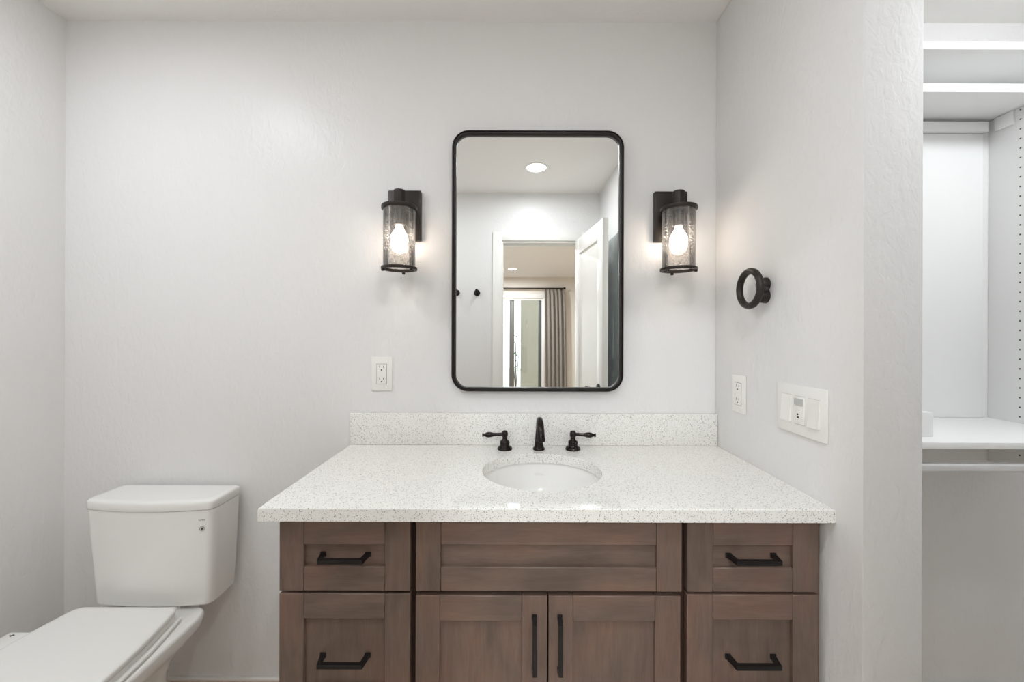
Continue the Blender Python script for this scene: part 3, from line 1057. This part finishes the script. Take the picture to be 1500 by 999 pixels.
def egg(cx, yc, hw, lf, lr, nf, nr, z, N=88):
    pts = []
    for i in range(N):
        a = 2 * PI * i / N
        c, s = math.cos(a), math.sin(a)
        n = nr if s > 0 else nf
        x = hw * math.copysign(abs(c) ** (2 / n), c)
        y = (lr if s > 0 else lf) * math.copysign(abs(s) ** (2 / n), s)
        pts.append((cx + x, yc + y, z))
    return pts
BX = -1.116
bm = bmesh.new()
sec = [  # hw, lf, lr, nf, nr, z
    (0.132, 0.20, 0.142, 2.6, 5, 0.000), (0.134, 0.205, 0.144, 2.6, 5, 0.006), (0.133, 0.205, 0.142, 2.5, 5, 0.10),
    (0.134, 0.22, 0.144, 2.4, 5, 0.20), (0.138, 0.265, 0.150, 2.3, 5, 0.30), (0.148, 0.30, 0.170, 2.2, 5, 0.335),
    (0.164, 0.322, 0.194, 2.2, 6, 0.360), (0.180, 0.333, 0.210, 2.2, 7, 0.380), (0.187, 0.336, 0.215, 2.2, 8, 0.393), (0.1895, 0.336, 0.217, 2.2, 8, 0.414),
    (0.1880, 0.334, 0.2155, 2.2, 8, 0.4205), (0.183, 0.328, 0.211, 2.2, 8, 0.424)]
loft(bm, [egg(BX, -0.330, a, b, c, d, e, z) for a, b, c, d, e, z in sec])
obj('bowl', bm, M['china'], t, smooth=60)
bm = bmesh.new()
box(bm, TX - 0.085, TX + 0.085, -0.16, -0.045, 0.33, 0.4325, bev=0.012)
obj('tank_support', bm, M['china'], t)
SXc = -1.127
def lid_ring(z, ins, yr=-0.181, w0=0.149, r=0.028, yf=-0.645):
    """straight back edge with tight corners, sides that widen forward, rounded nose"""
    right = []
    def hw(y):
        u = min(1.0, max(0.0, (-0.19 - y) / 0.25))
        return w0 + 0.030 * (u * (2 - u)) * 1.1 - ins
    yb = yr - ins
    for i in range(9):
        a = R(90 - 90 * i / 8)
        right.append((hw(yb - r) - r + r * math.cos(a), yb - r + r * math.sin(a)))
    for i in range(1, 12):
        y = yb - r + (-0.44 - (yb - r)) * i / 12
        right.append((hw(y), y))
    for i in range(0, 21):
        a = R(-90 * i / 21)
        right.append((hw(-0.44) * math.cos(a) ** 0.9, -0.44 + (-0.44 - yf - ins) * math.sin(a)))
    right.append((0.0, yf + ins))
    left = [(-x, y) for x, y in right[-2::-1]]
    return [(SXc + x, y, z) for x, y in right + left]
bm = bmesh.new()
loft(bm, [lid_ring(z, i, yr=-0.177, w0=0.160, r=0.018, yf=-0.642) for z, i in ((0.4250, 0.003), (0.4275, 0.0), (0.4330, 0.0), (0.4350, 0.002))])
obj('seat_base', bm, M['seat'], t, smooth=40)
bm = bmesh.new()
loft(bm, [lid_ring(z, i) for z, i in ((0.4354, 0.003), (0.4362, 0.001), (0.4488, 0.001), (0.4497, 0.003))])
obj('seat', bm, M['seat'], t, smooth=40)
bm = bmesh.new()
loft(bm, [lid_ring(z, i) for z, i in ((0.4510, 0.003), (0.4518, 0.0006), (0.4536, 0.0), (0.4595, 0.0), (0.4625, 0.0015), (0.4645, 0.005), (0.4653, 0.012), (0.4657, 0.020))])
obj('seat_lid', bm, M['seat'], t, smooth=50)
bm = bmesh.new()
box(bm, -1.362, -1.290, -0.52, -0.272, 0.425, 0.4575, bev=0.006, seg=3)
arm = obj('control_arm', bm, M['seat'], t)
bm = bmesh.new()
box(bm, -1.345, -1.331, -0.2885, -0.2862, 0.4573, 0.4580)
box(bm, -1.3395, -1.3365, -0.292, -0.283, 0.4573, 0.4580)
obj('printed_mark', bm, M['ink'], arm)

# ------------------------------------------------------------------ closet shelving beyond the right wall
g = 'white closet shelves'
def shelf(name, x0, x1, y0, y1, z0, z1, label, cat='shelf', grp=None, m='melamine', bev=0.0015):
    return tag(obj(name, nb(x0, x1, y0, y1, z0, z1, bev=bev), M[m], loc=((x0 + x1) / 2, (y0 + y1) / 2, z0)), label, cat, grp)
shelf('closet_shelf', XP + 0.0005, XC - 0.0005, -0.1645, -0.0005, 2.1283, 2.1528, 'white closet shelf nearest the ceiling', grp=g)
shelf('closet_shelf', XP + 0.0005, XC - 0.0005, -0.1645, -0.0005, 2.0000, 2.0262, 'white closet shelf resting on the drilled side panel', grp=g)
shelf('closet_desk', XP + 0.0005, 1.6225, -0.322, -0.0005, 0.9756, 0.9933, 'deep white closet desk shelf at counter height')
shelf('closet_cleat', XP + 0.0005, 1.601, -0.020, -0.0005, 1.957, 1.9905, 'narrow white cleat under the closet shelf, along the wall', 'cleat')
shelf('closet_backboard', XP + 0.0005, 1.5985, -0.006, -0.0005, 0.9935, 1.9565, 'flat white board covering the closet wall above the desk', 'board')
shelf('closet_board', 0.98, 1.157, -0.266, -0.244, 0.9935, 1.0605, 'short white board standing on the closet desk beside the wall end', 'board')
PZ = 0.845
pp = obj('closet_side_panel', nb(1.623, 1.642, -0.36, -0.0005, PZ, 1.9995, bev=0.0008), m_pegpanel(-0.0858 + 0.18, 1.993 - PZ, 0.03065), loc=(1.632, -0.18, PZ))
tag(pp, 'white upright closet panel with a column of peg holes', 'panel')
obj('shelf_support', nb(1.6165, 1.6232, -0.072, -0.022, 1.955, 1.9990, bev=0.001), M['melamine'], pp)
bm = bmesh.new()
rp = [(y, z) for y, z in rrect(-0.30, 0.922, 0.022, 0.0225, 0.006, 6)]
loft(bm, [[(XP + 0.0005, y, z) for y, z in rp], [(1.6225, y, z) for y, z in rp]])
tag(obj('closet_rod', bm, m_plain('satin_white_metal', srgb(214, 214, 212), 0.35, 0.5, 0.2), loc=(1.2, -0.30, 0.922)), 'white closet rod under the desk shelf', 'closet rod')
